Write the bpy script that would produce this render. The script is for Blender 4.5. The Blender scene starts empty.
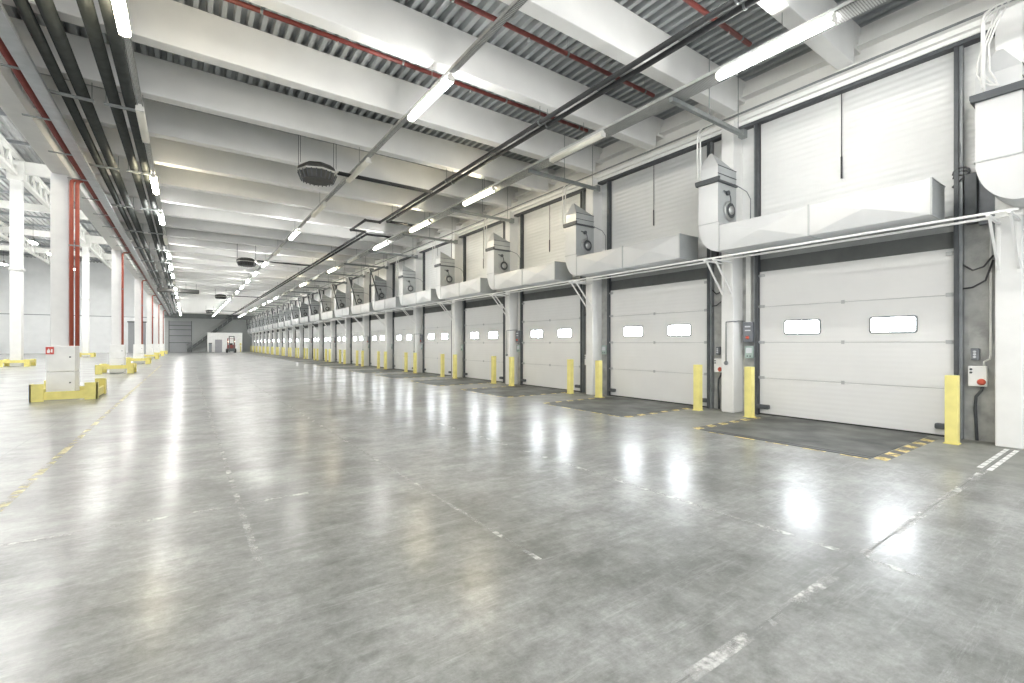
import bpy, bmesh, math, random
from mathutils import Vector, Matrix
random.seed(7)
PI = math.pi
scene = bpy.context.scene
COL = scene.collection

# ------------------------------------------------------------------ materials
def nodes(name):
    m = bpy.data.materials.new(name); m.use_nodes = True
    nt = m.node_tree
    return m, nt, nt.nodes['Principled BSDF']

def mat(name, col, rough=0.5, metal=0.0, var=0.06, scale=3.0, bump=0.0, bscale=40.0, spec=0.5):
    m, nt, b = nodes(name)
    N, L = nt.nodes, nt.links
    tc = N.new('ShaderNodeTexCoord')
    nz = N.new('ShaderNodeTexNoise'); nz.inputs['Scale'].default_value = scale; nz.inputs['Detail'].default_value = 5
    L.new(tc.outputs['Object'], nz.inputs['Vector'])
    r = N.new('ShaderNodeValToRGB')
    c0 = [max(0, c * (1 - var)) for c in col]; c1 = [min(1, c * (1 + var)) for c in col]
    r.color_ramp.elements[0].position = .3; r.color_ramp.elements[1].position = .7
    r.color_ramp.elements[0].color = (*c0, 1); r.color_ramp.elements[1].color = (*c1, 1)
    L.new(nz.outputs['Fac'], r.inputs['Fac']); L.new(r.outputs['Color'], b.inputs['Base Color'])
    b.inputs['Roughness'].default_value = rough; b.inputs['Metallic'].default_value = metal
    b.inputs['Specular IOR Level'].default_value = spec
    if bump:
        n2 = N.new('ShaderNodeTexNoise'); n2.inputs['Scale'].default_value = bscale; n2.inputs['Detail'].default_value = 4
        L.new(tc.outputs['Object'], n2.inputs['Vector'])
        bp = N.new('ShaderNodeBump'); bp.inputs['Strength'].default_value = bump; bp.inputs['Distance'].default_value = .02
        L.new(n2.outputs['Fac'], bp.inputs['Height']); L.new(bp.outputs['Normal'], b.inputs['Normal'])
    return m

def emit(name, col, strength, base=(.8, .8, .8)):
    m, nt, b = nodes(name)
    b.inputs['Base Color'].default_value = (*base, 1); b.inputs['Roughness'].default_value = .4
    b.inputs['Emission Color'].default_value = (*col, 1); b.inputs['Emission Strength'].default_value = strength
    return m

def ribbed(name, col, pitch, rough=.45, strength=.5, var=.03, axis=2):
    m = mat(name, col, rough, 0, var, 1.2)
    nt = m.node_tree; N, L = nt.nodes, nt.links; b = N['Principled BSDF']
    tc = N.new('ShaderNodeTexCoord'); sp = N.new('ShaderNodeSeparateXYZ')
    L.new(tc.outputs['Object'], sp.inputs[0])
    mu = N.new('ShaderNodeMath'); mu.operation = 'MULTIPLY'; mu.inputs[1].default_value = 2 * PI / pitch
    L.new(sp.outputs[axis], mu.inputs[0])
    si = N.new('ShaderNodeMath'); si.operation = 'SINE'; L.new(mu.outputs[0], si.inputs[0])
    bp = N.new('ShaderNodeBump'); bp.inputs['Strength'].default_value = strength; bp.inputs['Distance'].default_value = .006
    L.new(si.outputs[0], bp.inputs['Height']); L.new(bp.outputs['Normal'], b.inputs['Normal'])
    return m

def perforated(name, col):
    m = mat(name, col, .45, .55, .12, 6)
    nt = m.node_tree; N, L = nt.nodes, nt.links; b = N['Principled BSDF']
    tc = N.new('ShaderNodeTexCoord'); mp = N.new('ShaderNodeMapping'); mp.inputs['Scale'].default_value = (55, 34, 55)
    L.new(tc.outputs['Object'], mp.inputs['Vector'])
    v = N.new('ShaderNodeTexVoronoi'); v.inputs['Randomness'].default_value = 0; v.inputs['Scale'].default_value = 1
    L.new(mp.outputs[0], v.inputs['Vector'])
    lt = N.new('ShaderNodeMath'); lt.operation = 'LESS_THAN'; lt.inputs[1].default_value = .3
    L.new(v.outputs['Distance'], lt.inputs[0])
    old = b.inputs['Base Color'].links[0].from_socket
    mx = N.new('ShaderNodeMixRGB'); mx.inputs[2].default_value = (.1, .1, .1, 1)
    L.new(old, mx.inputs[1]); L.new(lt.outputs[0], mx.inputs[0]); L.new(mx.outputs[0], b.inputs['Base Color'])
    return m

def floor_mat():
    m, nt, b = nodes('polished_concrete')
    N, L = nt.nodes, nt.links
    tc = N.new('ShaderNodeTexCoord')
    def noise(s, d=6, sc=(1, 1, 1), rough=.55, rot=0, off=0):
        mp = N.new('ShaderNodeMapping'); mp.inputs['Scale'].default_value = sc; mp.inputs['Rotation'].default_value = (0, 0, rot); mp.inputs['Location'].default_value = (off, off * .7, 0)
        L.new(tc.outputs['Object'], mp.inputs['Vector'])
        n = N.new('ShaderNodeTexNoise'); n.inputs['Scale'].default_value = s; n.inputs['Detail'].default_value = d
        n.inputs['Roughness'].default_value = rough
        L.new(mp.outputs[0], n.inputs['Vector']); return n.outputs['Fac']
    def ramp(f, p0, c0, p1, c1):
        r = N.new('ShaderNodeValToRGB'); e = r.color_ramp.elements
        e[0].position = p0; e[0].color = (*c0, 1); e[1].position = p1; e[1].color = (*c1, 1)
        L.new(f, r.inputs['Fac']); return r.outputs['Color']
    def mix(kind, fac, a, c):
        x = N.new('ShaderNodeMixRGB'); x.blend_type = kind
        if isinstance(fac, (int, float)): x.inputs[0].default_value = fac
        else: L.new(fac, x.inputs[0])
        L.new(a, x.inputs[1])
        if isinstance(c, tuple): x.inputs[2].default_value = (*c, 1)
        else: L.new(c, x.inputs[2])
        return x.outputs[0]
    base = ramp(noise(.6, 10, (1, .8, 1), .68), .36, (.25, .257, .25), .64, (.47, .48, .475))
    fine = ramp(noise(17, 12, (1, .7, 1), .8, .4), .34, (.55, .55, .54), .66, (1.0, 1.0, 1.0))
    c = mix('MULTIPLY', .75, base, fine)
    smear = ramp(noise(1.9, 13, (.7, 1.5, 1), .82, .5, 3), .38, (.52, .52, .51), .58, (1.0, 1.0, 1.0))
    c = mix('MULTIPLY', .8, c, smear)
    blotch = ramp(noise(.9, 12, (1, 1.2, 1), .8, 1.1, 9), .42, (.62, .625, .60), .56, (1.0, 1.0, 1.0))
    c = mix('MULTIPLY', .8, c, blotch)
    dark = ramp(noise(3.1, 13, (.6, 1.5, 1), .84, .25, 5), .52, (0, 0, 0), .74, (.8, .8, .8))
    c = mix('MIX', dark, c, (.11, .114, .11))
    for off, rot, sc in ((0, .12, (.3, 3.4, 1)), (7, -.9, (.3, 3.0, 1)), (13, 1.45, (.3, 3.6, 1))):
        scr = ramp(noise(2.6, 14, sc, .86, rot, off), .545, (0, 0, 0), .78, (.6, .6, .6))
        c = mix('MIX', scr, c, (.62, .625, .62))
    # the unsealed, worn apron in front of the docks
    sp = N.new('ShaderNodeSeparateXYZ'); L.new(tc.outputs['Object'], sp.inputs[0])
    wob = N.new('ShaderNodeMath'); wob.operation = 'MULTIPLY_ADD'; wob.inputs[1].default_value = .5; L.new(noise(1.6, 5), wob.inputs[0]); L.new(sp.outputs[0], wob.inputs[2])
    ap = N.new('ShaderNodeMapRange'); ap.inputs['From Min'].default_value = 7.35; ap.inputs['From Max'].default_value = 7.85
    L.new(wob.outputs[0], ap.inputs['Value'])
    apc = ramp(noise(2.2, 9, (1, 1, 1), .7), .3, (.15, .155, .14), .72, (.30, .30, .275))
    c = mix('MIX', ap.outputs[0], c, apc)
    L.new(c, b.inputs['Base Color'])
    rr = N.new('ShaderNodeMapRange'); rr.inputs['From Min'].default_value = .3; rr.inputs['From Max'].default_value = .72
    rr.inputs['To Min'].default_value = .33; rr.inputs['To Max'].default_value = .43
    L.new(noise(1.3, 6, (1, 1, 1), .6), rr.inputs['Value'])
    rm = N.new('ShaderNodeMix'); L.new(ap.outputs[0], rm.inputs[0]); L.new(rr.outputs[0], rm.inputs[2]); rm.inputs[3].default_value = .55
    L.new(rm.outputs[0], b.inputs['Roughness'])
    b.inputs['Specular IOR Level'].default_value = .5
    cw = N.new('ShaderNodeMapRange'); cw.inputs['To Min'].default_value = .55; cw.inputs['To Max'].default_value = 0.0
    L.new(ap.outputs[0], cw.inputs['Value']); L.new(cw.outputs[0], b.inputs['Coat Weight'])
    b.inputs['Coat Roughness'].default_value = .21; b.inputs['Coat IOR'].default_value = 1.45
    bp = N.new('ShaderNodeBump'); bp.inputs['Strength'].default_value = .05; bp.inputs['Distance'].default_value = .01
    L.new(noise(5, 6), bp.inputs['Height']); L.new(bp.outputs['Normal'], b.inputs['Normal'])
    return m

def worn_paint(name, col, keep, scale=6):
    m, nt, b = nodes(name)
    N, L = nt.nodes, nt.links
    tc = N.new('ShaderNodeTexCoord')
    nz = N.new('ShaderNodeTexNoise'); nz.inputs['Scale'].default_value = scale; nz.inputs['Detail'].default_value = 8; nz.inputs['Roughness'].default_value = .7
    L.new(tc.outputs['Object'], nz.inputs['Vector'])
    r = N.new('ShaderNodeValToRGB'); e = r.color_ramp.elements
    e[0].position = keep; e[0].color = (0, 0, 0, 1); e[1].position = keep + .22; e[1].color = (1, 1, 1, 1)
    L.new(nz.outputs['Fac'], r.inputs['Fac']); L.new(r.outputs['Color'], b.inputs['Alpha'])
    b.inputs['Base Color'].default_value = (*col, 1); b.inputs['Roughness'].default_value = .45
    return m

M = {}
M['floor'] = floor_mat()
M['white_beam'] = mat('white_painted_concrete', (.80, .80, .78), .55, 0, .04, 1.5)
M['white_column'] = mat('white_painted_column', (.76, .76, .74), .5, 0, .04, 3)
M['deck'] = mat('galvanised_deck', (.40, .42, .43), .42, .35, .10, 2)
M['annex_deck'] = mat('annex_deck', (.33, .34, .34), .5, .3, .1, 2)
M['concrete'] = mat('grey_concrete_wall', (.38, .385, .37), .75, 0, .28, 4, .25, 30)
M['upper_panel'] = ribbed('white_ribbed_panel', (.67, .68, .67), .11, .45, .4)
M['ledge'] = mat('white_ledge', (.78, .78, .76), .5, 0, .03, 2)
M['door_leaf'] = ribbed('white_door_section', (.71, .71, .695), .09, .42, .10)
M['groove'] = mat('door_groove', (.42, .43, .43), .6)
M['dark_steel'] = mat('dark_grey_steel', (.08, .087, .093), .5, .3, .15, 6)
M['mid_steel'] = mat('mid_grey_steel', (.24, .255, .265), .45, .4, .15, 6)
M['rubber'] = mat('black_rubber', (.03, .03, .03), .8, 0, .2, 8)
M['dark_strip'] = mat('dark_header_strip', (.12, .125, .12), .8, 0, .15, 3)  # dark grey strip between the door leaf and the header panel
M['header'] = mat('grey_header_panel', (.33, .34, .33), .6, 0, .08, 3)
M['window_glow'] = emit('daylit_window', (.90, .95, 1.0), 24.0)
M['hinge'] = mat('zinc_hinge', (.45, .46, .46), .4, .7)
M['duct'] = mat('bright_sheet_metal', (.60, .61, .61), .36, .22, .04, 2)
M['duct_side'] = mat('side_shade_and_seam_metal', (.44, .46, .46), .42, .35, .06, 3)  # duct metal with side-face shade put into the colour, also used for seams
M['duct_end'] = mat('shaded_sheet_metal', (.40, .42, .42), .5, .35, .08, 3)  # duct metal again, the shade of the end face painted into it
M['rail'] = mat('white_rail', (.82, .82, .80), .45, 0, .03)
M['yellow'] = mat('yellow_paint', (.80, .72, .26), .5, 0, .07, 5)
M['guard_yellow'] = mat('guard_yellow_paint', (.78, .69, .22), .5, 0, .09, 5)
M['leveler'] = mat('stained_steel_plate', (.105, .108, .10), .6, .15, .7, 1.6, .15, 30)
M['hazard_yellow'] = worn_paint('worn_yellow_paint', (.80, .62, .22), .36, 9)
M['hazard_black'] = mat('black_floor_paint', (.10, .10, .09), .6, 0, .2, 9)
M['line_white'] = worn_paint('worn_white_paint', (.80, .80, .78), .22, 18)
M['line_faint'] = worn_paint('faint_white_paint', (.74, .74, .72), .46, 4.5)
M['line_yellow'] = worn_paint('faint_yellow_paint', (.72, .64, .34), .42, 4)
M['joint'] = mat('floor_joint', (.20, .205, .20), .7)
M['tray'] = perforated('perforated_tray', (.52, .53, .52))
M['tray_wide'] = mat('galvanised_tray', (.40, .42, .44), .4, .5, .10, 5)
M['lamp_body'] = mat('lamp_housing', (.72, .71, .66), .5)
M['lamp_off'] = mat('unlit_diffuser', (.78, .76, .66), .35)
M['lamp_cool'] = emit('lit_tube_cool', (1.0, .985, .95), 62)
M['lamp_warm'] = emit('lit_tube_warm', (1.0, .87, .62), 48)
M['lagging'] = mat('dark_pipe_lagging', (.042, .048, .045), .6, 0, .25, 6)
M['black_pipe'] = mat('black_pipe', (.03, .032, .034), .65, 0, .2, 6)
M['red_pipe'] = mat('red_sprinkler_pipe', (.19, .04, .033), .45, 0, .12, 4)
M['red_riser'] = mat('red_riser_pipe', (.40, .09, .055), .4, 0, .1, 4)
M['strut'] = mat('galvanised_strut', (.28, .30, .295), .45, .5, .12, 6)
M['cable'] = mat('black_cable', (.04, .04, .045), .6)
M['white_conduit'] = mat('white_conduit', (.75, .75, .72), .5)
M['grey_box'] = mat('dark_grey_enclosure', (.17, .18, .20), .5, 0, .1, 8)
M['pale_box'] = mat('pale_grey_enclosure', (.36, .45, .42), .5, 0, .1, 8)
M['white_box'] = mat('white_enclosure', (.82, .82, .80), .45)
M['red_button'] = mat('red_button', (.55, .10, .06), .4)
M['sticker'] = mat('pale_sticker', (.62, .64, .66), .5)
M['heater'] = mat('dark_heater_casing', (.07, .07, .065), .5, .2, .2, 6)
M['rim'] = mat('pale_heater_rim', (.66, .65, .60), .5)
M['annex_wall'] = ribbed('annex_white_panel', (.82, .83, .83), .9, .5, .3)
M['end_wall'] = ribbed('grey_green_panel', (.46, .48, .47), .5, .6, .4)
M['truss'] = mat('white_truss_paint', (.66, .66, .63), .5, 0, .04, 3)
M['end_beam'] = mat('end_beam_grey', (.25, .27, .265), .6)
M['booth'] = mat('white_booth', (.86, .86, .84), .5)
M['booth_door'] = mat('grey_booth_door', (.34, .34, .36), .5)
M['stair'] = mat('dark_stair_steel', (.12, .13, .13), .5, .3)
M['stair_rail'] = mat('pale_rail_steel', (.45, .47, .46), .5, .3)
M['truck_red'] = mat('dark_red_truck_paint', (.26, .05, .04), .4)
M['truck_lamp'] = emit('lit_truck_lamp', (1, .6, .4), 4)
M['sign_red'] = mat('red_sign', (.60, .07, .05), .5)
M['sign_white'] = mat('white_sign_mark', (.85, .85, .83), .5)
M['highbay'] = emit('lit_high_bay', (1, .99, .96), 95)
M['gate_grey'] = ribbed('grey_gate', (.32, .33, .34), .5, .5, .4)

# ------------------------------------------------------------------ mesh builder
class MB:
    def __init__(s, org=(0, 0, 0)):
        s.bm = bmesh.new(); s.o = Vector(org); s.mats = []; s.mi = 0
    def use(s, m):
        if m not in s.mats: s.mats.append(m)
        s.mi = s.mats.index(m); return s
    def _f(s, vs, smooth=False):
        try:
            f = s.bm.faces.new(vs); f.material_index = s.mi; f.smooth = smooth
        except ValueError: pass
    def v(s, p): return s.bm.verts.new(Vector(p) - s.o)
    def box(s, x0, x1, y0, y1, z0, z1, bev=0):
        p = [s.v((x, y, z)) for x in (x0, x1) for y in (y0, y1) for z in (z0, z1)]
        n0 = len(s.bm.faces)
        fs = [(0, 1, 3, 2), (4, 6, 7, 5), (0, 4, 5, 1), (2, 3, 7, 6), (0, 2, 6, 4), (1, 5, 7, 3)]
        for f in fs: s._f([p[i] for i in f])
        if bev:
            es = set(e for q in p for e in q.link_edges)
            bmesh.ops.bevel(s.bm, geom=list(es), offset=bev, segments=2, affect='EDGES', profile=.5)
            if s.mi:
                s.bm.faces.ensure_lookup_table()
                for f in s.bm.faces[n0:]: f.material_index = s.mi
        return s
    def prism(s, prof, axis, a0, a1, smooth=False):
        def P(u, w, a):
            return {'x': (a, u, w), 'y': (u, a, w), 'z': (u, w, a)}[axis]
        A = [s.v(P(u, w, a0)) for u, w in prof]; B = [s.v(P(u, w, a1)) for u, w in prof]
        n = len(prof)
        s._f(A); s._f(B[::-1])
        for i in range(n): s._f([A[i], B[i], B[(i + 1) % n], A[(i + 1) % n]], smooth)
        return s
    def tube(s, pts, r, n=8, cap=True):
        pts = [Vector(p) for p in pts]; rings = []
        up = None
        for i, p in enumerate(pts):
            a = (p - pts[i - 1]).normalized() if i else None
            b = (pts[i + 1] - p).normalized() if i < len(pts) - 1 else None
            t = (a + b).normalized() if a and b and (a + b).length > 1e-6 else (b or a)
            if up is None:
                up = Vector((0, 0, 1)) if abs(t.z) < .9 else Vector((1, 0, 0))
            u = (up - t * up.dot(t))
            if u.length < 1e-4: u = t.orthogonal()
            u.normalize(); w = t.cross(u); up = u
            k = 1.0
            if a and b:
                d = max(.35, t.dot(a)); k = 1 / d
            rings.append([s.v(p + (u * math.cos(2 * PI * j / n + PI / n) + w * math.sin(2 * PI * j / n + PI / n)) * r) for j in range(n)])
        for A, B in zip(rings, rings[1:]):
            for j in range(n): s._f([A[j], A[(j + 1) % n], B[(j + 1) % n], B[j]], n > 5)
        if cap: s._f(rings[0][::-1]); s._f(rings[-1])
        return s
    def lathe(s, prof, c, n=24, axis='z', smooth=True):
        rings = []
        for r, h in prof:
            ring = []
            for j in range(n):
                a = 2 * PI * j / n
                d = (r * math.cos(a), r * math.sin(a), h) if axis == 'z' else ((h, r * math.cos(a), r * math.sin(a)) if axis == 'x' else (r * math.cos(a), h, r * math.sin(a)))
                ring.append(s.v(Vector(c) + Vector(d)))
            rings.append(ring)
        for A, B in zip(rings, rings[1:]):
            for j in range(n): s._f([A[j], A[(j + 1) % n], B[(j + 1) % n], B[j]], smooth)
        s._f(rings[0][::-1]); s._f(rings[-1])
        return s
    def quad(s, a, b, c, d): s._f([s.v(a), s.v(b), s.v(c), s.v(d)]); return s
    def tri(s, a, b, c): s._f([s.v(a), s.v(b), s.v(c)]); return s
    def build(s, name, m=None, parent=None, label=None):
        bmesh.ops.recalc_face_normals(s.bm, faces=s.bm.faces)
        me = bpy.data.meshes.new(name); s.bm.to_mesh(me); s.bm.free()
        for q in (s.mats or [m]): me.materials.append(q)
        o = bpy.data.objects.new(name, me); COL.objects.link(o)
        if parent is not None: o.parent = parent
        else: o.location = s.o
        if label: o['label'] = label
        return o

def tag(o, label=None, cat=None, group=None, kind=None):
    for k, v in (('label', label), ('category', cat), ('group', group), ('kind', kind)):
        if v: o[k] = v
    return o

def empty(name, loc, label=None, cat=None, group=None, kind=None):
    o = bpy.data.objects.new(name, None); COL.objects.link(o); o.location = loc; o.empty_display_size = .2
    return tag(o, label, cat, group, kind)

def struct(o, label=None, cat=None):
    return tag(o, label, cat, None, 'structure')

KIDS = {}
def kids_map():
    KIDS.clear()
    for o in COL.objects:
        if o.parent: KIDS.setdefault(o.parent.name, []).append(o)
def dup(o, dx=0, dy=0, dz=0, label=None, name=None, parent=None):
    c = o.copy(); COL.objects.link(c)
    if parent is None:
        c.location = o.location + Vector((dx, dy, dz))
        if label: c['label'] = label
        if name: c.name = name
    else: c.parent = parent
    for ch in KIDS.get(o.name, []): dup(ch, parent=c)
    return c

ORD = ('first second third fourth fifth sixth seventh eighth ninth tenth eleventh twelfth thirteenth fourteenth fifteenth sixteenth '
       'seventeenth eighteenth nineteenth twentieth twenty-first twenty-second twenty-third twenty-fourth twenty-fifth twenty-sixth '
       'twenty-seventh twenty-eighth twenty-ninth thirtieth thirty-first thirty-second thirty-third thirty-fourth thirty-fifth '
       'thirty-sixth thirty-seventh thirty-eighth thirty-ninth fortieth forty-first forty-second forty-third forty-fourth forty-fifth forty-sixth').split()

# ------------------------------------------------------------------ dimensions
PITCH = 4.2; NB = 22
YE = 95.0; YS = -7.0
XW = 9.97                      # dock wall face
ZB = 6.42; ZD = 7.17           # beam soffit, deck underside
XL = -24.0; ZA = 13.9          # annex: far side, roof

# ------------------------------------------------------------------ the shell
b = MB(); b.box(XL, 10.3, YS, YE + .3, -.3, 0); struct(b.build('floor', M['floor']), 'grey polished concrete floor with scuffs and worn paint', 'floor')

b = MB(); b.box(XW, 10.3, YS, YE, 0, 4.1)
struct(b.build('wall_right', M['concrete']), 'bare grey concrete lower wall behind the dock doors', 'wall')
b = MB(); b.box(XW, 10.3, YS, YE, 4.1, 6.2)
struct(b.build('wall_right_upper', M['upper_panel']), 'white ribbed panel wall above the dock doors', 'wall')
b = MB(); b.box(XW - .06, 10.3, YS, YE, ZB, 7.45)
struct(b.build('wall_right_parapet', M['ledge']), 'white wall band between the beam ends under the roof', 'wall')
b = MB(); b.box(9.60, 10.2, YS, YE, 6.345, ZB); b.box(9.70, 10.2, YS, YE, 6.26, 6.345); b.box(9.78, 10.2, YS, YE, 6.19, 6.26)
b.use(M['ledge']); b.use(M['mid_steel']); b.box(9.56, 9.60, YS, YE, 6.345, 6.37)
struct(b.build('trim_ledge'), 'stepped white ledge carrying the beam ends along the dock wall', 'ledge')
b = MB(); b.box(9.80, XW - .06, YS, YE, 6.80, 6.98); b.box(9.72, XW - .06, YS, YE, 6.76, 6.80)
struct(b.build('trim_wall_girt', M['ledge']), 'white girt along the wall between the beam ends', 'trim')
b = MB(); b.box(9.80, XW, YS, YE, 6.13, 6.19)
struct(b.build('trim_channel', M['dark_steel']), 'dark steel channel running above the white panels', 'trim')

# corrugated deck of the hall: ribs run along the hall
prof = []; x = -2.9; p = .2
while x < 10.0:
    prof += [(x, ZD), (x + .075, ZD), (x + .10, ZD + .11), (x + .175, ZD + .11)]; x += p
b = MB()
A = [b.v((u, YS, w)) for u, w in prof]; B = [b.v((u, YE, w)) for u, w in prof]
for i in range(len(prof) - 1): b._f([A[i], A[i + 1], B[i + 1], B[i]])
b.box(-2.9, 10.2, YS, YE, ZD + .14, ZD + .3)
struct(b.build('ceiling', M['deck']), 'grey corrugated steel roof deck above the white beams', 'ceiling')

# transverse white beams
bm0 = None; nbm = 0
k = -3
while 1.2 + 2.1 * k < YE - .5:
    y = 1.2 + 2.1 * k
    if bm0 is None:
        b = MB((0, y, 0))
        b.box(-2.95, 9.62, y - .13, y + .13, ZB, ZD + .002, .012)
        b.box(9.62, XW - .06, y - .13, y + .13, ZB + .28, ZD + .002)
        bm0 = b.build('ceiling_beam', M['white_beam']); o = bm0
    else:
        o = dup(bm0, 0, y - bm0.location.y)
    struct(o); k += 1
    vis = k - 3
    o['category'] = 'beam'
    o['label'] = ('white roof beam across the hall, %s from the camera' % ORD[vis - 1]) if vis >= 1 else 'white roof beam above and behind the camera'

# dock columns (white concrete, between the doors)
c0 = None
for k in range(-1, NB + 1):
    y = 1.3 + PITCH * k
    if c0 is None:
        b = MB((9.78, y, 0)); b.box(9.60, XW + .05, y - .14, y + .14, 0, 6.30, .018)
        c0 = b.build('dock_column', M['white_column']); o = c0
    else: o = dup(c0, 0, y - c0.location.y)
    struct(o); o['category'] = 'column'
    o['label'] = ('white concrete wall column, %s along the dock wall' % ORD[k]) if k >= 0 else 'white concrete wall column behind the camera'

# annex (high hall on the other side of the column line)
b = MB(); b.box(XL, -2.85, YE, YE + .3, 0, ZA + .3)
struct(b.build('wall_far_annex', M['annex_wall']), 'white panel end wall of the high side hall', 'wall')
b = MB(); b.box(-2.85, 10.3, YE, YE + .3, 0, 7.5)
struct(b.build('wall_far', M['end_wall']), 'grey green end wall at the far end of the dock hall', 'wall')
b = MB(); b.box(-2.9, 9.9, YE - .5, YE - .02, 5.7, ZB)
struct(b.build('trim_header', M['end_beam']), 'dark grey beam along the top of the far end wall', 'beam')
b = MB(); b.box(XL - .3, XL, YS, YE, 0, ZA + .3)
struct(b.build('wall_left', M['annex_wall']), 'white outer wall of the side hall', 'wall')
b = MB(); b.box(-2.88, -2.78, YS, YE, ZB, ZA + .2)
struct(b.build('wall_left_upper', M['annex_wall']), 'white cladding above the column line', 'wall')
prof = []; x = XL; p = .4
while x < -2.8:
    prof += [(x, ZA), (x + .15, ZA), (x + .2, ZA + .14), (x + .35, ZA + .14)]; x += p
b = MB()
A = [b.v((u, YS, w)) for u, w in prof]; B = [b.v((u, YE, w)) for u, w in prof]
for i in range(len(prof) - 1): b._f([A[i], A[i + 1], B[i + 1], B[i]])
b.box(XL, -2.8, YS, YE, ZA + .2, ZA + .4)
struct(b.build('ceiling_annex', M['annex_deck']), 'dark grey corrugated roof of the high side hall', 'ceiling')
b = MB(); b.box(-2.99, -2.60, YS, YE, 6.15, ZB)
struct(b.build('ceiling_edge_beam', M['white_column']), 'long white beam on top of the column line', 'beam')

# horizontal joint line on the annex end wall, purlins, trusses
b = MB(); b.box(XL, -2.9, YE - .02, YE, 5.62, 5.72)
struct(b.build('trim_wall_joint', M['mid_steel']), 'thin grey joint line across the white end wall', 'trim')
pl0 = None
for i in range(18):
    y = 13.0 + i * 4.6
    if pl0 is None:
        b = MB((0, y, 0)); b.box(XL, -2.9, y - .05, y + .05, ZA - .18, ZA - .002)
        pl0 = b.build('roof_purlin', M['mid_steel']); o = pl0
    else: o = dup(pl0, 0, y - pl0.location.y)
    struct(o, 'thin grey roof purlin of the side hall, %s from the camera' % ORD[i], 'beam')

def truss(x, y0, y1, z0, z1):
    b = MB((x, y0, z0))
    b.box(x - .13, x + .13, y0 + .2, y1 - .2, z1 - .22, z1); b.box(x - .13, x + .13, y0 + .2, y1 - .2, z0, z0 + .22)
    n = 7; L = (y1 - y0 - .4) / n
    for i in range(n):
        ya = y0 + .2 + i * L
        b.tube([(x, ya, z1 - .1), (x, ya + L / 2, z0 + .1)], .085, 4)
        b.tube([(x, ya + L / 2, z0 + .1), (x, ya + L, z1 - .1)], .085, 4)
    return b
t0 = truss(-8.95, 4.7, 17.7 + .0, 12.25, 13.7).build('roof_truss', M['truss']); struct(t0, 'white lattice roof truss nearest the camera, first row', 'truss')
kids_map()
for row, x in ((0, -8.95), (1, -15.2), (2, -21.4)):
    for j in range(7):
        y = 4.7 + j * 12.6 + (.4 if j == 0 else 0)
        if row == 0 and j == 0: t0.location.y = 5.1; continue
        o = dup(t0, x + 8.95, 5.1 + 12.6 * j - 5.1); struct(o, 'white lattice roof truss, %s span of the %s row in the side hall' % (ORD[j], ORD[row]), 'truss')
cb0 = None
for j in range(6):
    y = 17.7 + 12.6 * j
    if cb0 is None:
        b = MB((-9.4, y, 12.5)); b.box(-9.4, -2.9, y - .16, y + .16, 12.5, 13.3); b.box(-21.4, -9.4, y - .12, y + .12, 12.7, 13.3)
        cb0 = b.build('tie_beam', M['truss']); o = cb0
    else: o = dup(cb0, 0, y - cb0.location.y)
    struct(o, 'white tie beam between the column rows, %s from the camera' % ORD[j], 'beam')

# ------------------------------------------------------------------ left column line: columns, cladding, guards, risers
CY = [17.7 + 12.6 * j for j in range(6)]
colmain = None
for j, y in enumerate([5.1] + CY):
    if colmain is None:
        colmain = empty('hall_column', (-2.825, y, 0))
        b = MB((-2.825, y, 0)); b.box(-3.02, -2.65, y - .18, y + .18, 0, 6.15, .015); b.build('shaft', M['white_column'], colmain)
        b = MB((-2.825, y, 0)); b.box(-3.08, -2.50, y - .33, y + .33, .04, .72, .01); b.box(-3.08, -2.50, y - .33, y + .33, .735, 1.42, .01)
        cl = b.build('base_cladding', M['white_box'], colmain)
        b = MB((-2.825, y, 0))
        for z in (1.12, .42): b.lathe([(.02, 0), (.02, -.03)], (-2.60, y - .33, z), 10, 'y')
        b.build('latch', M['dark_steel'], cl)
        o = colmain; kids_map()
    else: o = dup(colmain, 0, y - 5.1)
    tag(o, ('white column with boxed base, %s in the line beside the pipes' % ORD[j - 1]) if j else 'white column beside the camera, out of view', 'column', None, 'structure')
# fire sign on the first column
b = MB((-3.03, CY[0] - .345, 1.3)); b.box(-3.08, -2.92, CY[0] - .352, CY[0] - .335, 1.20, 1.40)
sg = b.build('fire_sign', M['sign_red']); tag(sg, 'small red fire sign on the base of the nearest white column', 'sign')
b = MB((-3.03, CY[0] - .345, 1.3)); b.prism([(-3.05, 1.235), (-3.0, 1.235), (-2.985, 1.29), (-3.02, 1.36), (-3.055, 1.29)], 'y', CY[0] - .357, CY[0] - .351)
b.box(-2.975, -2.945, CY[0] - .357, CY[0] - .351, 1.25, 1.34)
b.build('pictogram', M['sign_white'], sg)

def guard(cx, cy, low, wx, wy):
    e = empty('column_guard', (cx, cy, 0))
    x0, x1, y0, y1 = cx - wx / 2, cx + wx / 2, cy - wy / 2, cy + wy / 2
    for px, sx in ((x0, 1), (x1, -1)):
        for py, sy in ((y0, 1), (y1, -1)):
            b = MB((cx, cy, 0)); b.box(min(px, px + sx * .26), max(px, px + sx * .26), min(py, py + sy * .03), max(py, py + sy * .03), 0, .45)
            b.box(min(px, px + sx * .03), max(px, px + sx * .03), min(py, py + sy * .26), max(py, py + sy * .26), 0, .45); b.build('corner_post', M['guard_yellow'], e)
    z0, z1 = (.03, .24) if low else (.24, .42)
    for (a0, a1, c0, c1) in ((x0 + .02, x1 - .02, y0 + .03, y0 + .09), (x0 + .02, x1 - .02, y1 - .09, y1 - .03), (x0 + .03, x0 + .09, y0 + .03, y1 - .03), (x1 - .09, x1 - .03, y0 + .03, y1 - .03)):
        b = MB((cx, cy, 0)); b.box(a0, a1, c0, c1, z0, z1); b.build('guard_rail', M['guard_yellow'], e)
    return e
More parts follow.
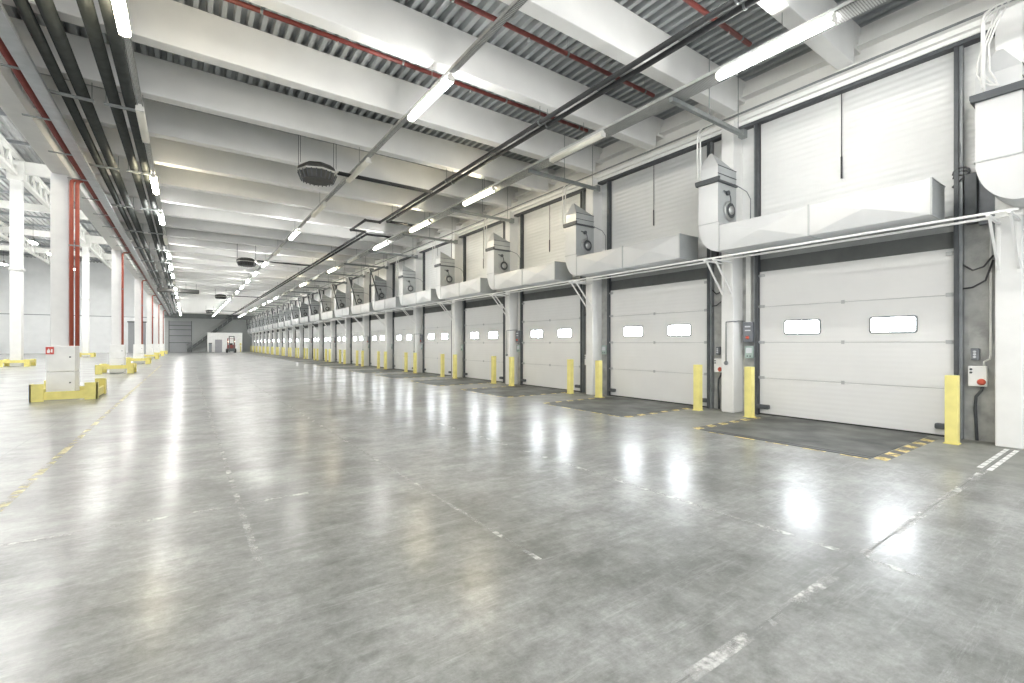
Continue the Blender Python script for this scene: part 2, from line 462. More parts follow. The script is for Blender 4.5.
g1 = guard(-2.6, 17.5, True, 1.3, 1.75)
tag(g1, 'low yellow steel guard around the nearest boxed white column', 'column guard', 'yellow column guards')
g2 = guard(-2.85, CY[1] + .2, False, 1.45, 1.6)
tag(g2, 'raised yellow steel guard around the second boxed white column', 'column guard', 'yellow column guards')
kids_map()
for j in range(2, 6):
    dup(g2, 0, 12.6 * (j - 1), 0, 'raised yellow steel guard around the %s boxed white column' % ORD[j])
for j, y in enumerate((42.9, 55.5, 68.1)):
    dup(g2, -8.95 + 2.85, y + .1 - CY[1] - .2, 0, 'yellow steel guard at the %s slim column of the side hall' % ORD[j])

# slim columns of the annex
sc0 = None
for row, x in ((0, -8.95),):
    for j, y in enumerate((42.9, 55.5, 68.1)):
        if sc0 is None:
            sc0 = empty('slim_column', (x, y, 0))
            b = MB((x, y, 0)); b.box(x - .27, x + .27, y - .27, y + .27, 0, 12.3, .03); b.build('shaft', M['white_column'], sc0)
            b = MB((x, y, 0)); b.box(x - .4, x + .4, y - .34, y + .34, 12.0, 13.2, .02); b.box(x - .33, x + .33, y - .33, y + .33, 6.2, 6.35); b.build('capital', M['truss'], sc0)
            o = sc0; kids_map()
        else: o = dup(sc0, 0, y - 42.9)
        lab = 'slim white column of the side hall, %s from the camera' % ORD[j]
        tag(o, lab, 'column', None, 'structure')

# red main and risers
b = MB((-2.28, 0, 6.02)); b.tube([(-2.28, YS, 6.02), (-2.28, YE - 2, 6.02)], .068, 12)
rm = b.build('sprinkler_main', M['red_pipe']); tag(rm, 'long red pipe running beside the white beam on the column line', 'pipe')
y = -4.0
while y < 90:
    b = MB((-2.28, 0, 6.02)); b.box(-2.60, -2.20, y - .03, y + .03, 5.93, 5.948); b.build('pipe_clip', M['strut'], rm); y += 2.1
def riser_thing(x, y, label):
    e = empty('riser_pipe', (x, y, 1.42)); tag(e, label, 'pipe', 'red riser pipes')
    b = MB((x, y, 1.42))
    if x < -2.43:
        pts = [(x, y, 1.425), (x, y, 5.88), (x + .012, y, 5.97), (x + .06, y, 6.02), (-2.35, y, 6.02)]
    else:
        pts = [(x, y, 1.425), (x, y, 5.72), (x + .012, y, 5.81), (x + .06, y, 5.87), (-2.32, y, 5.88), (-2.29, y, 5.96)]
    b.tube(pts, .047, 12); b.build('pipe', M['red_riser'], e)
    b = MB((x, y, 1.42))
    b.lathe([(.054, -.02), (.054, .02)], (x, y, 4.2), 12); b.box(x - .012, x + .012, y, y + .06, 4.18, 4.22)
    b.build('pipe_clamp', M['strut'], e)
    return e
riser_thing(-2.585, CY[0] - .26, 'red riser pipe touching the nearest white column, first of its pair')
riser_thing(-2.465, CY[0] - .26, 'red riser pipe at the nearest white column, outer one of its pair')
r2 = riser_thing(-2.585, CY[1] - .26, 'red riser pipe on the second white column')
kids_map()
for j in range(2, 6): dup(r2, 0, 12.6 * (j - 1), 0, 'red riser pipe on the %s white column' % ORD[j])

# galvanised tray, lagged pipes, hangers, lamps over the column line
b = MB((-2.1, 0, 5.9)); b.box(-2.18, -1.98, YS, YE - 2, 5.90, 5.912); b.box(-2.18, -2.17, YS, YE - 2, 5.912, 5.96); b.box(-1.99, -1.975, YS, YE - 2, 5.895, 5.96)
tr = b.build('wide_cable_tray', M['tray_wide']); tag(tr, 'wide flat galvanised cable tray between the red pipe and lagged pipes', 'cable tray')
for x, r, w in ((-1.91 + .05, .080, 'thinnest of the four black lagged pipes, next to the wide tray'), (-1.60, .100, 'second black lagged pipe from the wide tray'), (-1.14, .095, 'third black lagged pipe from the wide tray'), (-.895, .095, 'black lagged pipe nearest the lamp row on the column side')):
    b = MB((x, 0, 6.22)); b.tube([(x, YS, 6.22), (x, YE - 2, 6.22)], r, 14); tag(b.build('lagged_pipe', M['lagging']), w, 'pipe', 'lagged pipes under the ceiling')
h0 = None
for j in range(22):
    y = 3.3 + 4.2 * j
    if h0 is None:
        h0 = empty('pipe_hanger', (-1.4, y, 6.1))
        for (xa, xb) in ((-2.35, -1.42), (-1.28, -.72)):
            b = MB((-1.4, y, 6.1)); b.box(xa, xb, y - .025, y + .025, 6.055, 6.10); st = b.build('strut', M['strut'], h0)
            b = MB((-1.4, y, 6.1))
            for q in (xa + .03, xb - .03): b.tube([(q, y, 6.10), (q, y, ZD)], .007, 5)
            b.build('rod', M['strut'], st)
        o = h0; kids_map()
    else: o = dup(h0, 0, y - 3.3)
    tag(o, 'galvanised strut hanger under the lagged pipes, %s from the camera' % ORD[j], 'pipe hanger', 'strut hangers under the lagged pipes')

# ------------------------------------------------------------------ lamp rows
def row_tray(x, w, z, name, label, m):
    b = MB((x, 0, z)); b.box(x - w / 2, x + w / 2, YS, YE - 3, z, z + .006); b.box(x - w / 2, x - w / 2 + .006, YS, YE - 3, z, z + .06); b.box(x + w / 2 - .006, x + w / 2, YS, YE - 3, z, z + .06)
    t = b.build(name, m); tag(t, label, 'cable tray')
    y = 1.2 - 2.1 * 3
    while y < YE - 4:
        b = MB((x, 0, z)); b.tube([(x, y, z + .05), (x, y, ZB)], .006, 5); b.build('suspension_wire', M['strut'], t); y += 4.2
    return t
row_tray(3.56, .10, 5.93, 'lamp_tray', 'narrow perforated tray carrying the lamps down the middle of the hall', M['tray'])
row_tray(-.70, .09, 5.93, 'lamp_tray', 'narrow perforated tray carrying the lamps beside the lagged pipes', M['tray'])
row_tray(7.25, .34, 5.93, 'lamp_tray', 'wide perforated tray carrying the lamps along the dock side', M['tray'])

def lamp_proto(lit, m):
    e = empty('tube_lamp', (0, 0, 5.85))
    b = MB((0, 0, 5.85)); b.prism([(-.028, 5.93), (.028, 5.93), (.028, 5.885), (-.028, 5.885)], 'y', -.84, .84); b.build('housing', M['lamp_body'], e)
    b = MB((0, 0, 5.85)); b.prism([(.070 * math.cos(q * PI / 6), 5.838 + .050 * math.sin(q * PI / 6)) for q in range(12)], 'y', -.81, .81, True); b.build('diffuser', m, e)
    for q in (-.845, .812):
        b = MB((0, 0, 5.85)); b.box(-.064, .064, q, q + .033, 5.797, 5.895, .008); b.build('end_cap', M['lamp_body'], e)
    return e
PR = {'c': lamp_proto(1, M['lamp_cool']), 'w': lamp_proto(1, M['lamp_warm']), 'o': lamp_proto(0, M['lamp_off'])}
kids_map(); used = set()
patt = {'mid': {0: 'c', 1: 'c', 2: 'o', 3: 'o', 4: 'c', 5: 'o', 6: 'c', 7: 'c', 8: 'c', 9: 'c', 10: 'c', 11: 'o'},
        'right': {0: 'c', 1: 'o', 2: 'w', 3: 'w', 4: 'c', 5: 'o', 6: 'w', 7: 'o', 8: 'w', 9: 'o', 10: 'o', 14: 'o', 17: 'o'},
        'left': {0: 'w', 1: 'w', 2: 'o', 3: 'w', 4: 'c', 5: 'o', 9: 'o', 13: 'o'}}
wordy = {'mid': 'middle row', 'right': 'dock side row', 'left': 'row beside the lagged pipes'}
for row, x in (('mid', 3.55), ('right', 7.10), ('left', -.70)):
    for k in range(-2, 21):
        t = patt[row].get(k, 'c'); y = 3.4 + 4.2 * k
        if t in used: o = dup(PR[t], x, y)
        else: o = PR[t]; o.location = (x, y, 5.85); used.add(t); 
        if t in used and o is not PR[t]: o.location = (x, y, 5.85)
        st = {'c': 'lit white', 'w': 'lit warm', 'o': 'unlit'}[t]
        lab = ('%s tube lamp, %s of the %s' % (st, ORD[k], wordy[row])) if k >= 0 else '%s tube lamp of the %s behind the camera' % (st, wordy[row])
        tag(o, lab, 'ceiling lamp', 'tube lamps of the ' + wordy[row])

# high bay lamps of the annex
hb0 = None; n = 0
for j in range(2, 14):
    for x in (-6.0, -12.5, -19.0):
        y = 2.4 + j * 6.3 + (1.2 if j % 2 else 0)
        if hb0 is None:
            hb0 = empty('high_bay_lamp', (x, y, 11.6))
            b = MB((x, y, 11.6)); b.lathe([(.05, .5), (.12, .42), (.14, .2), (.36, .05), (.36, 0)], (x, y, 11.6), 16); b.build('shade', M['heater'], hb0)
            b = MB((x, y, 11.6)); b.box(x - .2, x + .2, y - .75, y + .75, 11.52, 11.575); b.build('diffuser', M['highbay'], hb0)
            b = MB((x, y, 11.6)); b.tube([(x, y, 12.1), (x, y, ZA - .005)], .012, 5); b.build('suspension', M['cable'], hb0)
            o = hb0; kids_map()
        else: o = dup(hb0, x + 6.0, y - 15.0)
        tag(o, 'bright high bay lamp under the side hall roof, %s from the camera, %s row' % (ORD[j - 2], {-6.0: 'first', -12.5: 'second', -19.0: 'third'}[x]), 'pendant lamp', 'high bay lamps')

# ------------------------------------------------------------------ red sprinkler branches between beams
for i, (y, z, lab) in enumerate(((4.33, 6.88, 'red sprinkler pipe over the first dock door, nearest the camera'), (6.43, 6.88, 'red sprinkler pipe second from the camera, under the deck'), (8.46, 6.88, 'red sprinkler pipe third from the camera, beyond the lit lamp'))):
    e = empty('sprinkler_pipe', (2, y, z)); tag(e, lab, 'pipe', 'red sprinkler pipes under the deck')
    b = MB((2, y, z)); b.tube([(-2.4, y, z), (8.3, y, z)], .042, 10); b.build('pipe', M['red_pipe'], e)
    b = MB((2, y, z))
    for q in (1.0, 3.4, 5.8, 8.0): b.tube([(q, y, z), (q, y, ZD)], .006, 5); b.lathe([(.05, -.02), (.05, .02)], (q, y, z), 10, 'x')
    b.build('hanger', M['strut'], e)
    for q in (2.2, 4.9, 7.6):
        b = MB((2, y, z)); b.tube([(q, y, z), (q, y, z - .08)], .014, 6); b.lathe([(.03, -.10), (.012, -.08)], (q, y, z), 8); b.build('sprinkler_head', M['hinge'], e)

# ------------------------------------------------------------------ twin black pipes with expansion loop
def pipe_path(x, side):
    Y1, Y2 = 17.4, 18.6
    return [(x, YS, 6.0), (x, Y1, 6.0), (x + side, Y1, 6.0), (x + side, Y2, 6.0), (x, Y2, 6.0), (x, YE - 3, 6.0)]
for x, side, lab in ((6.0, -.55, 'black water pipe with a square loop towards the hall middle'), (6.2, 1.2, 'black water pipe with a square loop towards the docks')):
    e = empty('water_pipe', (x, 0, 6.08)); tag(e, lab, 'pipe', 'twin black pipes')
    b = MB((x, 0, 6.08)); Y1, Y2 = (17.2, 19.0) if side < 0 else (16.9, 19.4)
    z = 6.08
    pts = [(x, YS, z), (x, Y1, z), (x + side, Y1, z), (x + side, Y2, z), (x, Y2, z), (x, YE - 3, z)]
    for p, q in zip(pts, pts[1:]): b.tube([p, q], .047, 10)
    for p in pts[1:-1]: b.lathe([(.01, -.06), (.05, -.04), (.066, 0), (.05, .04), (.01, .06)], p, 10)
    b.build('pipe', M['black_pipe'], e)
    y = -5.1
    while y < YE - 4:
        b = MB((x, 0, 6.08)); b.tube([(x, y, 6.12), (x, y, ZB)], .007, 5); b.lathe([(.06, -.015), (.06, .015)], (x, y, 6.08), 10, 'y'); b.build('hanger', M['strut'], e); y += 4.2

# unit heaters hanging in the hall
def heater(x, y, z, px1):
    e = empty('unit_heater', (x, y, z))
    b = MB((x, y, z)); b.lathe([(.17, .26), (.34, .23), (.46, .14), (.47, .06)], (x, y, z), 8, smooth=False); b.build('casing', M['heater'], e)
    b = MB((x, y, z)); b.lathe([(.485, .03), (.485, .06)], (x, y, z), 8, smooth=False); b.build('rim', M['rim'], e)
    b = MB((x, y, z)); b.lathe([(.43, .03), (.36, -.15)], (x, y, z), 8, smooth=False)
    sk = b.build('louvre_skirt', M['heater'], e)
    b = MB((x, y, z))
    for j in range(24):
        a = 2 * PI * j / 24; c, s = math.cos(a), math.sin(a)
        b.tube([(x + .455 * c, y + .455 * s, z + .03), (x + .38 * c, y + .38 * s, z - .16)], .014, 4)
    b.build('fin', M['dark_steel'], sk)
    b = MB((x, y, z))
    for sx in (-.42, .42):
        for sy in (-.12, .12): b.tube([(x + sx, y + sy, z + .2), (x + sx, y + sy, ZD)], .006, 5)
    b.build('hanging_rod', M['cable'], e)
    b = MB((x, y, z))
    for dy in (-.06, .06): b.tube([(x + .5, y + dy, z + .16), (px1, y + dy, z + .16)], .03, 8)
    b.build('feed_pipe', M['black_pipe'], e)
    return e
h1 = heater(2.70, 12.3, 5.72, 5.82)
tag(h1, 'dark octagonal heater with pale rim hanging nearest the camera', 'heater', 'hanging heaters')
kids_map()
dup(h1, -.1, 27.9 - 12.3, 0, 'dark hanging heater second from the camera, beside the lamp row')
dup(h1, -.1, 50.0 - 12.3, 0, 'dark hanging heater third from the camera, far down the hall')
dup(h1, -.1, 74.0 - 12.3, 0, 'small dark hanging heater farthest from the camera')
e = empty('duct_heater', (-.4, 46.5, 5.75)); tag(e, 'long black heater duct hanging across under the lagged pipes', 'heater')
b = MB((-.4, 46.5, 5.75)); b.box(-1.9, .9, 46.2, 46.8, 5.62, 5.92, .05); b.build('casing', M['heater'], e)
b = MB((-.4, 46.5, 5.75))
for q in (-1.7, 0, .7): b.tube([(q, 46.5, 5.9), (q, 46.5, ZB)], .01, 5)
b.build('hanging_rod', M['cable'], e)

# ------------------------------------------------------------------ dock doors
def make_door():
    R, Lf = 1.93, 4.96
    org = (9.93, 3.445, 0)
    e = empty('door_1', org)
    b = MB(org)
    for i in range(4):
        z0 = .03 + i * .745; b.use(M['door_leaf']); b.box(9.905, 9.965, R, Lf, z0, z0 + .737, .006)
    b.use(M['groove']); b.box(9.925, 9.96, R + .01, Lf - .01, .04, 2.98)
    leaf = b.build('leaf', None, e)
    b = MB(org); b.box(9.91, 9.965, R, Lf, 0.0, .03); b.build('bottom_seal', M['rubber'], e)
    b = MB(org)
    for i in range(1, 4):
        b.box(9.893, 9.906, 3.42, 3.47, .03 + i * .745 - .035, .03 + i * .745 + .03)
    b.build('hinge', M['hinge'], leaf)
    for yc in (2.71, 4.14):
        w, h, zc = .335, .15, 1.82
        b = MB(org)
        def rr(w, h, r):
            pts = []
            for cx, cy, a0 in ((w - r, h - r, 0), (-w + r, h - r, 90), (-w + r, -h + r, 180), (w - r, -h + r, 270)):
                for q in range(4): a = math.radians(a0 + q * 30); pts.append((yc + cx + r * math.cos(a), zc + cy + r * math.sin(a)))
            return pts
        o_, i_ = rr(w, h, .05), rr(w - .028, h - .028, .035)
        A = [b.v((9.893, *p)) for p in o_]; B = [b.v((9.893, *p)) for p in i_]; C = [b.v((9.906, *p)) for p in o_]; D = [b.v((9.906, *p)) for p in i_]
        n = len(A)
        for q in range(n):
            r_ = (q + 1) % n
            b._f([A[q], A[r_], B[r_], B[q]]); b._f([A[q], C[q], C[r_], A[r_]]); b._f([B[q], B[r_], D[r_], D[q]])
        wf = b.build('window', M['mid_steel'], e)
        b = MB(org); b.prism(i_, 'x', 9.899, 9.904); b.build('pane', M['window_glow'], wf)
    for y0, sgn in ((R, -1), (Lf, 1)):
        a, c = sorted((y0 + sgn * .005, y0 + sgn * .06))
        b = MB(org); b.use(M['dark_steel']); b.box(9.83, 9.845, a, c, 0, 6.13); b.box(9.845, XW, a, a + .02, 0, 6.13); b.box(9.845, XW, c - .02, c, 0, 6.13); b.box(9.93, XW, a, c, 0, 6.13)
        a2, c2 = sorted((y0 + sgn * .06, y0 + sgn * .10)); b.use(M['mid_steel']); b.box(9.86, XW, a2, c2, 0, 6.13)
        tk = b.build('track', None, e)
        b = MB(org)
        for z in (.78, 1.52, 2.27, 2.92):
            a, c = sorted((y0 - sgn * .10, y0 + sgn * .02)); b.box(9.885, 9.905, a, c, z - .03, z + .03); b.tube([(9.88, y0 - sgn * .02, z), (9.88, y0 + sgn * .03, z)], .022, 8)
        b.build('roller_bracket', M['hinge'], tk)
        b = MB(org); a, c = sorted((y0 - sgn * .22, y0 + sgn * .02)); b.box(9.80, 9.90, a, c, .13, .22, .02); b.build('floor_latch', M['dark_steel'], e)
    b = MB(org); b.use(M['dark_strip']).box(9.945, XW, R - .0, Lf, 3.01, 3.27); b.use(M['header']).box(9.935, XW, R, Lf, 3.27, 3.52)
    b.build('header_strip', None, e)
    b = MB(org); b.use(M['upper_panel']).box(9.945, XW, R + .01, Lf - .01, 3.52, 6.125)
    b.build('upper_panel', None, e)
    return e
door = make_door(); struct(door, 'white sectional dock door, first from the camera', 'dock door')
kids_map()
for k in range(1, NB):
    o = dup(door, 0, PITCH * k, 0, name='door_%d' % (k + 1)); struct(o, 'white sectional dock door, %s from the camera' % ORD[k], 'dock door')
dr = dup(door, 0, -PITCH, 0, name='door_%d' % (NB + 1)); struct(dr, 'white sectional dock door beside the camera, out of view', 'dock door')

# pull cords on the white panels
cd0 = None
for k in range(8):
    if cd0 is None:
        b = MB((9.90, 3.47, 4.5)); b.tube([(9.915, 3.47, 6.12), (9.915, 3.47, 4.95)], .008, 5); b.tube([(9.91, 3.47, 4.95), (9.91, 3.47, 4.55)], .016, 6); cd0 = b.build('pull_cord', M['cable']); o = cd0
    else: o = dup(cd0, 0, PITCH * k)
    tag(o, 'thin black cord hanging on the white panel above the %s dock door' % ORD[k], 'cord', 'cords above the dock doors')

# ------------------------------------------------------------------ bollards
bo0 = None
for k in range(NB):
    for side, y in (('near', 1.85), ('far', 4.89)):
        if bo0 is None:
            bo0 = empty('bollard', (9.36, y, 0))
            b = MB((9.36, y, 0)); b.box(9.29, 9.43, y - .072, y + .072, .012, 1.02, .008); b.build('post', M['yellow'], bo0)
            b = MB((9.36, y, 0)); b.box(9.27, 9.44, y - .085, y + .085, 0, .012); b.build('base_plate', M['guard_yellow'], bo0)
            o = bo0; kids_map()
        else: o = dup(bo0, 0, y + PITCH * k - 1.85)
        tag(o, 'square yellow bollard at the %s side of the %s dock door' % (side, ORD[k]), 'bollard', 'yellow bollards beside the dock doors')

# ------------------------------------------------------------------ dock levellers with markings
def leveler():
    y0, y1, x0, x1 = 2.22, 4.66, 7.25, 9.90
    org = (8.6, 3.44, 0)
    e = empty('dock_leveller', org)
    b = MB(org); b.box(x0 + .12, x1, y0, y1, 0, .008); b.build('platform', M['leveler'], e)
    b = MB(org); b.box(x0 + .02, x0 + .11, y0, y1, 0, .006); b.build('hinge_lip', M['dark_steel'], e)
    for ya, yb in ((y0 - .17, y0 - .02), (y1 + .02, y1 + .17)):
        b = MB(org); n = 12; L = (x1 - .3 - x0) / n
        for i in range(n):
            b.use(M['hazard_yellow'] if i % 2 == 0 else M['hazard_black'])
            xa = x0 + i * L; b.quad((xa, ya, .004), (xa + L, ya, .004), (xa + L + .06, yb, .004), (xa + .06, yb, .004))
        b.build('hazard_stripe', None, e)
    for i in range(5):
        b = MB(org); ya = y0 + i * (y1 - y0) / 5; b.quad((x0 - .08, ya, .004), (x0 - .02, ya, .004), (x0 - .02, ya + .32, .004), (x0 - .08, ya + .32, .004)); b.build('edge_dash', M['hazard_yellow'], e)
    return e
lv = leveler(); tag(lv, 'stained dark steel dock leveller in front of the first dock door', 'dock leveller', 'dock levellers'); kids_map()
for k in range(1, NB): dup(lv, 0, PITCH * k, 0, 'stained dark steel dock leveller in front of the %s dock door' % ORD[k])

# ------------------------------------------------------------------ air curtain units: fan box, elbow, duct
def air_unit():
    xf, xb = 8.87, 9.56
    y0, y1 = 5.28, 5.72
    org = (9.2, 5.5, 3.38)
    e = empty('air_curtain', org)
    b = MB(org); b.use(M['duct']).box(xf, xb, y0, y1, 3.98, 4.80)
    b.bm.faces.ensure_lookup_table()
    b.use(M['duct_side'])  # near side gets the darker tone, its shade carried by the material
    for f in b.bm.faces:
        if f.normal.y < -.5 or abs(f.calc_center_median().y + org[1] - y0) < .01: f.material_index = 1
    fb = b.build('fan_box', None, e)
    # damper disc with cable on the near side
    b = MB(org); c = (9.27, y0, 4.26)
    b.lathe([(.20, 0), (.20, -.03), (.15, -.05), (.15, -.03), (.09, -.03), (.09, -.07), (.03, -.08)], c, 24, 'y'); b.build('damper_disc', M['hinge'], fb)
    b = MB(org); b.tube([(9.27, y0 - .05, 4.36), (9.24, y0 - .06, 4.52), (9.2, y0 - .05, 4.62), (9.05, y0 - .02, 4.64)], .012, 6); b.lathe([(.05, 0), (.05, -.05)], (9.2, y0, 4.62), 12, 'y'); b.build('sensor_cable', M['dark_steel'], fb)
    b = MB(org); b.box(xf - .05, xb, y0 - .04, y1 + .04, 4.80, 4.84); b.box(xf - .05, xf + .0, y0 - .05, y1 + .05, 4.84, 4.90); b.build('flange', M['dark_steel'], e)
    # upper hood, tapering to the roof duct
    b = MB(org)
    lo = [(xf, y0), (xb, y0), (xb, y1), (xf, y1)]
    z = 4.84
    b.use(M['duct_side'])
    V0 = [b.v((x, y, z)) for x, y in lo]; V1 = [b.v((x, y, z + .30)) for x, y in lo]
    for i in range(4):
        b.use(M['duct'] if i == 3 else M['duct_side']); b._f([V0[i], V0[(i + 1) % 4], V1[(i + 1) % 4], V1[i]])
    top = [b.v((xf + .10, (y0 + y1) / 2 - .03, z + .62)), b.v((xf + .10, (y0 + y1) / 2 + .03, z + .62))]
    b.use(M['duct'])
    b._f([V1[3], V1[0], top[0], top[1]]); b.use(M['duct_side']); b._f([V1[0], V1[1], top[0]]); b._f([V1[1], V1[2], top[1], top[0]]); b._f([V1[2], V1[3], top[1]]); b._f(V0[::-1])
    hd = b.build('hood', None, e)
    for q in (z + .13, z + .295):
        b = MB(org); b.box(xf - .008, xb + .004, y0 - .008, y0, q, q + .014); b.build('seam_strip', M['dark_steel'], hd)
    b = MB(org); b.lathe([(.155, -.052), (.155, -.056), (.085, -.056), (.085, -.052)], (9.27, y0, 4.26), 24, 'y'); b.build('damper_ring', M['dark_steel'], fb)
    # elbow
    cy, cz, Ro = y0 - .02, 3.98, .60
    pts = [(y0 - .02, 3.94), (y0, 3.98), (y1, 3.98)]
    for i in range(1, 13):
        a = i / 12 * PI / 2; pts.append((cy + (y1 - cy) * math.cos(a), cz - Ro * math.sin(a)))
    b = MB(org); b.use(M['duct']); b.prism(pts, 'x', xf, xb)
    eb = b.build('elbow', None, e)
    b = MB(org); b.use(M['duct_side']); b.box(xf - .012, xb, y0 - .012, y1 + .012, 3.972, 3.99); b.build('seam_flange', None, eb)
    b = MB(org); b.use(M['duct_side']); b.box(xf - .012, xb, cy - .012, cy + .003, 3.375, 3.92); b.build('seam_flange', None, eb)
    # duct in two sections with cross broken front panels, growing slightly towards its end
    zl, zh = 3.38, 3.90; ye = 1.975; ym = 3.6
    for nm, (ya, yb) in (('duct_section', (cy, ym)), ('duct_section', (ym, ye))):
        b = MB(org); b.use(M['duct'])
        ap = b.v((xf - .045, (ya + yb) / 2, zl + .27))
        q = [b.v((xf, ya, zl)), b.v((xf, yb, zl)), b.v((xf, yb, zh)), b.v((xf, ya, zh))]
        for i in range(4): b._f([q[i], q[(i + 1) % 4], ap])
        r = [b.v((xb, ya, zl)), b.v((xb, yb, zl)), b.v((xb, yb, zh)), b.v((xb, ya, zh))]
        b._f([q[3], q[2], r[2], r[3]]); b._f([q[1], q[0], r[0], r[1]]); b._f(r[::-1]); b._f([q[0], q[3], r[3], r[0]])
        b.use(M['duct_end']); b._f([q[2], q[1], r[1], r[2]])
        ds = b.build(nm, None, e)
        b = MB(org); b.use(M['duct_side']); b.box(xf - .02, xb, yb - .012, yb + .012, zl - .015, zl); b.box(xf - .02, xb, yb - .012, yb + .012, zh, zh + .015); b.box(xf - .02, xf - .004, yb - .012, yb + .012, zl, zh); b.build('seam_flange', None, ds)
    # hose to the wall
    b = MB(org); b.tube([(9.45, y0 - .02, 4.85), (9.62, y0 - .06, 4.80), (9.80, y0 - .10, 4.74), (9.92, y0 - .12, 4.6), (9.92, y0 - .12, 3.95)], .010, 6); b.build('hose', M['mid_steel'], e)
    return e
au = air_unit(); tag(au, 'sheet metal air curtain unit with fan box and long duct above the first dock door', 'air curtain', 'air curtain units above the docks')
kids_map()
for k in range(-1, NB):
    if k == 0: continue
    dup(au, 0, PITCH * k, 0, ('sheet metal air curtain unit with fan box and long duct above the %s dock door' % ORD[k]) if k >= 0 else 'sheet metal air curtain unit at the edge, nearest the camera')

# service struts from the dock tray to the wall, with conduits down to the fan box
def service_strut():
    y = 5.12; org = (8.6, y, 5.95)
    e = empty('service_strut', org)
    b = MB(org); b.box(7.1, 9.60, y - .04, y + .04, 5.83, 5.91); b.build('channel', M['strut'], e)
    b = MB(org)
    for q in (8.3, 9.35): b.tube([(q, y, 5.9), (q, y, ZB if q > 9.5 else ZD)], .008, 5)
    b.build('hanging_rod', M['strut'], e)
    for q in (8.68, 8.78):
        b = MB(org); b.tube([(q, y + .02, 5.93), (q, y + .38, 5.93), (q, y + .47, 5.88), (q, y + .5, 5.8), (q, y + .5, 4.9)], .016, 6); b.build('conduit', M['white_conduit'], e)
    b = MB(org); b.box(9.46, 9.60, y - .06, y + .06, 5.80, 5.96); b.build('wall_bracket', M['strut'], e)
    return e
ss = service_strut(); tag(ss, 'grey steel strut from lamp tray to wall above the first fan box', 'strut', 'struts above the fan boxes'); kids_map()
for k in range(-1, NB):
    if k == 0: continue
    dup(ss, 0, PITCH * k, 0, ('grey steel strut from lamp tray to wall above the %s fan box' % ORD[k]) if k >= 0 else 'grey steel strut at the top edge nearest the camera')
# white cables looping onto the nearest unit at the edge of the view
e = empty('white_cable_loop', (8.8, 1.4, 5.2)); tag(e, 'white cables looping down onto the air curtain unit at the edge', 'cables')
for j, d in enumerate((0, .03, .06)):
    b = MB((8.8, 1.4, 5.2)); b.tube([(8.80, 1.30 - d * 2, 6.0), (8.80, 1.36 - d, 5.75), (8.80, 1.44 - d, 5.5), (8.80, 1.49 - d * 2, 5.3), (8.80, 1.49 - d * 2, 5.15), (8.80, 1.44 - d * 2, 5.03), (8.79, 1.36 - d, 4.95), (8.80, 1.28, 4.92)], .011, 6); b.build('cable', M['white_conduit'], e)
# diagonal braces in front of the farther fan boxes
br0 = None
for k in range(5, NB):
    if br0 is None:
        y = 5.2 + PITCH * k
        br0 = empty('diagonal_brace', (8.75, y, 3.9))
        b = MB((8.75, y, 3.9)); b.tube([(8.78, y - .95, 3.93), (8.70, y + .35, 5.75)], .045, 4); b.build('bar', M['dark_steel'], br0)
        b = MB((8.75, y, 3.9)); b.box(8.66, 8.9, y + .28, y + .44, 5.73, 5.83); b.build('top_bracket', M['strut'], br0)
        y5 = y; o = br0; kids_map()
    else: o = dup(br0, 0, PITCH * (k - 5))
    tag(o, 'dark diagonal brace in front of the fan box of the %s dock door' % ORD[k], 'brace', 'diagonal braces')

# support rails and brackets under the ducts
for x, w in ((8.92, 'front white steel rail running under the air ducts'), (9.27, 'rear white steel rail running under the air ducts')):
    b = MB((x, 0, 3.3)); b.box(x - .025, x + .025, 1.12, YE - 1.5, 3.25, 3.256); b.box(x - .025, x - .017, 1.12, YE - 1.5, 3.256, 3.278)
    tag(b.build('support_rail', M['rail']), w, 'rail')
x = 8.92
b = MB((x, 0, 3.3)); b.box(x - .025, x + .025, -4.5, 1.02, 3.25, 3.256); b.box(x - .025, x - .017, -4.5, 1.02, 3.256, 3.278)
tag(b.build('support_rail', M['rail']), 'white steel rail under the duct nearest the camera', 'rail')
kb0 = None
for k in range(-1, NB + 1):
    y = 1.3 + PITCH * k
    if kb0 is None:
        kb0 = empty('rail_bracket', (9.6, y, 2.55))
        for dy in (-.10, .10):
            b = MB((9.6, y, 2.55)); b.box(9.585, 9.60, y + dy - .02, y + dy + .02, 2.50, 3.24); b.box(8.88, 9.60, y + dy - .02, y + dy + .02, 3.22, 3.248)
            b.tube([(9.58, y + dy, 2.56), (8.97, y + dy, 3.23)], .02, 4); b.build('arm', M['rail'], kb0)
        o = kb0; kids_map()
    else: o = dup(kb0, 0, y - kb0.location.y)
    tag(o, ('white triangular bracket on the %s wall column, under the duct rails' % ORD[k]) if k >= 0 else 'white triangular bracket beside the camera, out of view', 'bracket', 'brackets under the duct rails')

